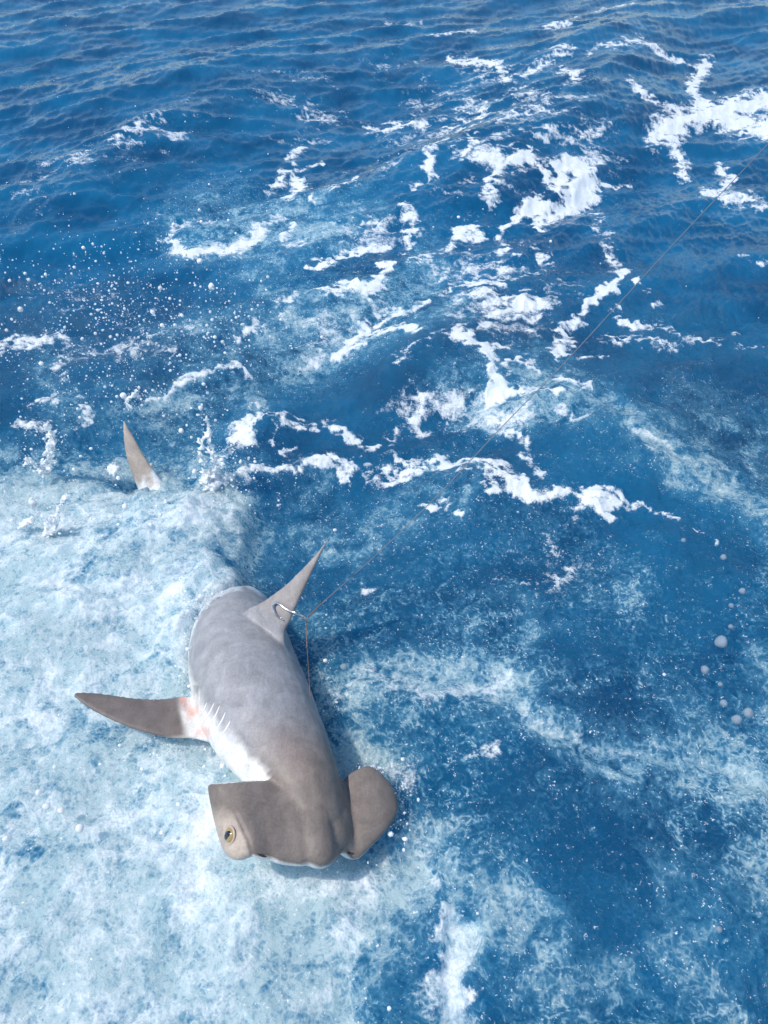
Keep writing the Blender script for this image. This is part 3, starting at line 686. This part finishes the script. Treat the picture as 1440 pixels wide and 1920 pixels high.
# main line: from the hook eye up and away to the right, out of view
L0 = eye_pt; key = [(573, 1158, None), (605, 1130, None)]
far = aty(1440, 270, 3.1)
pt2 = aty(605, 1130, yh+.02)
lp = [pt2]
for k in range(1, 61):
    t = k/60
    px = 605+(1440-605)*t
    sag = [(605, 1130), (650, 1086), (770, 985), (900, 842), (1040, 700), (1180, 548), (1290, 428), (1440, 270)]
    py = np.interp(px, [s[0] for s in sag], [s[1] for s in sag])
    lp.append(aty(px, py, pt2.y+(3.1-pt2.y)*t))
lpS = catmull([lp[i] for i in (0, 8, 16, 24, 32, 40, 48, 60)], 70)
ext = Vector(tuple(lpS[-1]))+(Vector(tuple(lpS[-1]))-Vector(tuple(lpS[-6]))).normalized()*3.0
line = tube('fishing_line', list(lpS)+[ext], .0017, M_LINE, n=6)
tag(line, 'thin taut dark fishing line running from the hook across the open water', 'fishing line')
tw = []
for k in range(40):
    t = k/39; p = eye_pt.lerp(pt2, t); tw.append(p+Vector((math.cos(k*1.5), 0, math.sin(k*1.5)))*.0012)
tag(tube('crimped_leader', tw, .0022, M_LEAD, n=6), 'short twisted brown leader joining the steel hook to the line', 'leader')
e2 = hit(582, 1312)[0] or aty(582, 1312, yh-.3)
lw = []
for k in range(50):
    t = k/49; px = 574+8*t**1.3; py = 1166+(1308-1166)*t
    y = eye_pt.y+(e2.y-eye_pt.y)*t; lw.append(aty(px, py, y)+Vector((math.cos(k*2.1), 0, math.sin(k*2.1)))*(.001 if t < .35 or t > .85 else 0))
tag(tube('trailing_leader', lw, [.0019 if (k < 16 or k > 40) else .0010 for k in range(50)], M_LEAD, n=6), 'loose brown leader hanging from the hook eye down to the shark flank', 'leader')

# ------------------------------------------------------------------ splashes and drops
def froth_material(name, base, trans, rough):
    t = NT(name); c = t.new('ShaderNodeTexCoord').outputs['Object']; n = t.noise(c, 60, 5, .65, .3)
    t.l.new(t.mixc(t.rng(n, .3, .7), tuple(v*.8 for v in base)+(1,), base+(1,)), t.b.inputs['Base Color'])
    t.b.inputs['Roughness'].default_value = rough; t.b.inputs['IOR'].default_value = 1.33
    t.b.subsurface_method = 'BURLEY'; t.b.inputs['Subsurface Weight'].default_value = 1.0
    t.b.inputs['Subsurface Radius'].default_value = (1, 1, 1); t.b.inputs['Subsurface Scale'].default_value = .02
    if trans: t.l.new(t.rng(n, .35, .70, trans, 0), t.b.inputs['Transmission Weight'])
    t.l.new(t.bump(n, .5, .006), t.b.inputs['Normal']); return t.m
M_SPLASH = froth_material('splash_froth', (.90, .93, .94), .25, .10)
M_DROP = froth_material('drop_water', (.93, .95, .97), 0, .08)
def splash(name, lines, label, voxel=.0042, y=None, warp=.012):
    base = atz(*lines[0]['p'][0], .03); y0 = base.y if y is None else y
    bm = bmesh.new()
    for L in lines:
        P3 = catmull([tuple(aty(p[0], p[1], y0+L.get('dy', 0)+.03*math.sin(i*1.7))) for i, p in enumerate(L['p'])], 6*len(L['p']))
        r = np.interp(np.linspace(0, 1, len(P3)), np.linspace(0, 1, len(L['r'])), L['r'])
        for p, q in zip(P3, r):
            R0 = q*pxsize(Vector(p))
            for _ in range(7):
                rr = max(R0*random.choice((.28, .35, .45, .6)), voxel*.75)
                off = Vector((random.gauss(0, .55), random.gauss(0, .75), random.gauss(0, .5)))*R0
                bmesh.ops.create_icosphere(bm, subdivisions=1, radius=rr, matrix=Matrix.Translation(Vector(p)+off))
        for _ in range(4*len(P3)):
            p = Vector(tuple(random.choice(list(P3)))); R0 = 6*pxsize(p)
            bmesh.ops.create_icosphere(bm, subdivisions=1, radius=voxel*random.uniform(.7, 1.2), matrix=Matrix.Translation(p+Vector((random.gauss(0, 1.5), random.gauss(0, 1.5), random.gauss(0, 1.3)))*R0))
    me = bpy.data.meshes.new(name); bm.to_mesh(me); bm.free(); o = bpy.data.objects.new(name, me); COL.objects.link(o)
    md = o.modifiers.new('r', 'REMESH'); md.mode = 'VOXEL'; md.voxel_size = voxel
    md = o.modifiers.new('s', 'SMOOTH'); md.factor = .5; md.iterations = 2
    dg = bpy.context.evaluated_depsgraph_get(); m2 = bpy.data.meshes.new_from_object(o.evaluated_get(dg))
    n = len(m2.vertices); c = np.empty(n*3, np.float32); m2.vertices.foreach_get('co', c); c = c.reshape(-1, 3)
    k = warp
    c2 = c.copy(); c2[:, 0] += k*fbm(c[:, 0]*20, c[:, 2]*20, 301, 3); c2[:, 2] += k*fbm(c[:, 0]*20+9, c[:, 2]*20, 311, 3); c2[:, 1] += k*fbm(c[:, 0]*20, c[:, 1]*20+c[:, 2]*13, 321, 3)
    m2.vertices.foreach_set('co', c2.ravel()); m2.materials.clear(); m2.materials.append(M_SPLASH); m2.polygons.foreach_set('use_smooth', np.ones(len(m2.polygons), bool)); m2.update()
    o.modifiers.clear(); o.data = m2; bpy.data.meshes.remove(me)
    tag(o, label, 'splash', 'splashes thrown up beside the shark'); return o
splash('water_splash', [dict(p=[(395, 915), (384, 885), (376, 855), (380, 830), (390, 816)], r=[9, 5, 4, 4, 4]), dict(p=[(405, 915), (402, 880), (401, 850), (392, 818)], r=[9, 5, 4, 4]), dict(p=[(391, 818), (391, 805), (388, 792), (385, 781)], r=[3.5, 2.2, 3.2, 1.5]), dict(p=[(385, 905), (390, 890), (395, 905)], r=[8, 8, 8]), dict(p=[(401, 855), (372, 824)], r=[2, 2.5]), dict(p=[(402, 862), (430, 850), (450, 832)], r=[3, 3, 3]), dict(p=[(405, 910), (430, 895), (440, 888)], r=[9, 6, 3])], 'tall narrow spout of white water rising behind the tail fin')
splash('water_splash', [dict(p=[(194, 886), (203, 883), (212, 878), (220, 880)], r=[3, 4, 7, 5]), dict(p=[(212, 880), (211, 872)], r=[6, 4])], 'small three lobed clot of white water flung beside the tail')
splash('water_splash', [dict(p=[(84, 890), (92, 850), (96, 815), (88, 797)], r=[9, 8, 6, 4]), dict(p=[(76, 885), (62, 864), (52, 858), (44, 872)], r=[3.5, 3, 2.6, 4]), dict(p=[(96, 830), (104, 828)], r=[4, 3])], 'low white splash with a curled arm of water at its side')
splash('water_splash', [dict(p=[(95, 1000), (84, 975), (68, 955), (58, 942)], r=[7, 5, 4, 5]), dict(p=[(95, 1000), (104, 970), (114, 945), (124, 925)], r=[7, 5, 4, 5]), dict(p=[(95, 1000), (90, 1020), (82, 1010)], r=[5, 3, 2])], 'forked white splash with two arms spread in a V', y=None)
splash('water_splash', [dict(p=[(244, 765), (238, 750), (252, 740), (255, 732)], r=[5, 3, 3, 2]), dict(p=[(252, 742), (264, 746)], r=[3, 2])], 'small pointed splash above the breaking ripple beyond the tail tip')
splash('water_splash', [dict(p=[(40, 990), (48, 982), (58, 974)], r=[5, 4, 5])], 'short white clot of water floating over the whitewater')

ico = None
def drop_mesh(name, sub):
    bm = bmesh.new(); bmesh.ops.create_icosphere(bm, subdivisions=sub, radius=1)
    for v in bm.verts:
        v.co *= 1+.10*math.sin(3.1*v.co.x+1.7*v.co.z)+.06*math.sin(5*v.co.y)
    me = bpy.data.meshes.new(name); bm.to_mesh(me); bm.free(); me.materials.append(M_DROP); me.polygons.foreach_set('use_smooth', [True]*len(me.polygons)); return me
M_BIG = froth_material('big_drop', (.40, .52, .64), .5, .05)
DM = drop_mesh('drop', 2); DM.materials.clear(); DM.materials.append(M_BIG)
BIG = [(376, 765, 4.5, .45), (340, 808, 5, .2), (307, 780, 3, .3), (359, 820, 3, .25), (645, 1250, 7, .12), (1352, 1204, 11, .15), (1357, 1045, 6.5, .12), (1392, 1108, 6.5, .12), (1371, 1135, 5, .1), (1370, 1175, 5, .1), (1322, 1256, 8, .1), (1351, 1283, 5, .1), (1357, 1318, 7, .1), (1403, 1336, 9, .08), (1382, 1349, 10, .08), (1281, 1013, 4, .1), (365, 884, 5, .2),
       (235, 950, 6, .15), (502, 519, 3, .5), (328, 610, 3.5, .4), (300, 540, 4, .4), (388, 610, 3.2, .4), (417, 641, 3.5, .35), (38, 580, 5, .4), (72, 1486, 6, .1), (87, 1512, 7, .1), (115, 1520, 7, .1), (12, 1573, 6, .1), (150, 1552, 8, .08), (1260, 912, 3.5, .1), (1300, 1640, 4, .05), (1348, 1742, 6, .05)]
for i, (x, y, r, z) in enumerate(BIG):
    p = over_sea(x, y, z*.8+.02); o = bpy.data.objects.new('water_drop', DM); COL.objects.link(o)
    s = r*pxsize(p); o.location = p; o.scale = (s*random.uniform(.9, 1.1), s*random.uniform(.9, 1.1), s*random.uniform(.85, 1.1)); o.rotation_euler = (random.random()*6, random.random()*6, random.random()*6)
    lb = ('large round drop of water hanging over the dark water beside the hammer head' if x > 600 else 'large round drop flung up by the spout near the tail fin' if 700 < y < 960 else
          'large round drop in the spray cloud beyond the tail fin' if y < 700 else 'large glassy bubble of water on the whitewater below the side fin')
    tag(o, lb, 'drop', 'large flying drops')
    if x < 600: o.material_slots[0].link = 'OBJECT'; o.material_slots[0].material = M_DROP
# fine spray: too many to count
def spray():
    bm = bmesh.new(); bmesh.ops.create_icosphere(bm, subdivisions=1, radius=1); V = np.array([v.co[:] for v in bm.verts]); Fc = np.array([[v.index for v in f.verts] for f in bm.faces]); bm.free()
    spots = [(230, 580, 230, 130, 1300, .05, .55, 2.0), (430, 620, 150, 80, 250, .05, .4, 1.8), (150, 700, 150, 80, 300, .05, .35, 1.8), (330, 760, 120, 60, 120, .03, .3, 1.9), (60, 830, 90, 60, 120, .03, .3, 2.0), (430, 900, 60, 50, 200, .02, .2, 1.9), (200, 960, 200, 60, 200, .05, .2, 2.0), (480, 870, 60, 50, 90, .02, .2, 1.8), (740, 1480, 30, 60, 90, .02, .10, 1.7), (405, 1128, 60, 22, 260, .01, .10, 1.6), (362, 1215, 26, 110, 320, .01, .09, 1.6), (700, 1440, 40, 12, 140, .01, .10, 1.5), (752, 1510, 16, 70, 160, .005, .08, 1.5), (640, 1622, 120, 14, 120, .005, .05, 1.4), (300, 1392, 110, 14, 120, .01, .05, 1.4), (420, 1420, 50, 40, 60, .01, .06, 1.4), (610, 1330, 20, 120, 120, .005, .04, 1.4), (560, 960, 200, 90, 100, .02, .2, 1.4), (1000, 1250, 260, 140, 90, .02, .1, 1.6), (200, 1500, 220, 260, 220, .03, .12, 1.7), (600, 1750, 250, 140, 120, .03, .1, 1.5), (1250, 1500, 200, 300, 70, .03, .1, 1.7), (300, 300, 330, 150, 160, .03, .3, 1.1), (900, 450, 350, 260, 80, .03, .2, 1.2)]
    vs_, fs_ = [], []; o = 0
    for cx, cy, rx, ry, n, z0, z1, r in spots:
        for _ in range(n):
            x, y = rng.normal(cx, rx*.6), rng.normal(cy, ry*.6); z = rng.uniform(z0, z1)
            p = np.array(over_sea(x, y, z)); s = pxsize(Vector(p))*r*rng.lognormal(-.75, .60)
            st = rng.uniform(.8, 1.3, 3); vs_.append(p+V*s*st); fs_.append(Fc+o); o += len(V)
    vs_ = np.concatenate(vs_); fs_ = np.concatenate(fs_)
    so_ = mesh_obj('spray', vs_.tolist(), fs_.tolist(), M_DROP); tag(so_, 'fine white spray of tiny drops hanging over the water', 'spray', kind='stuff')
spray()
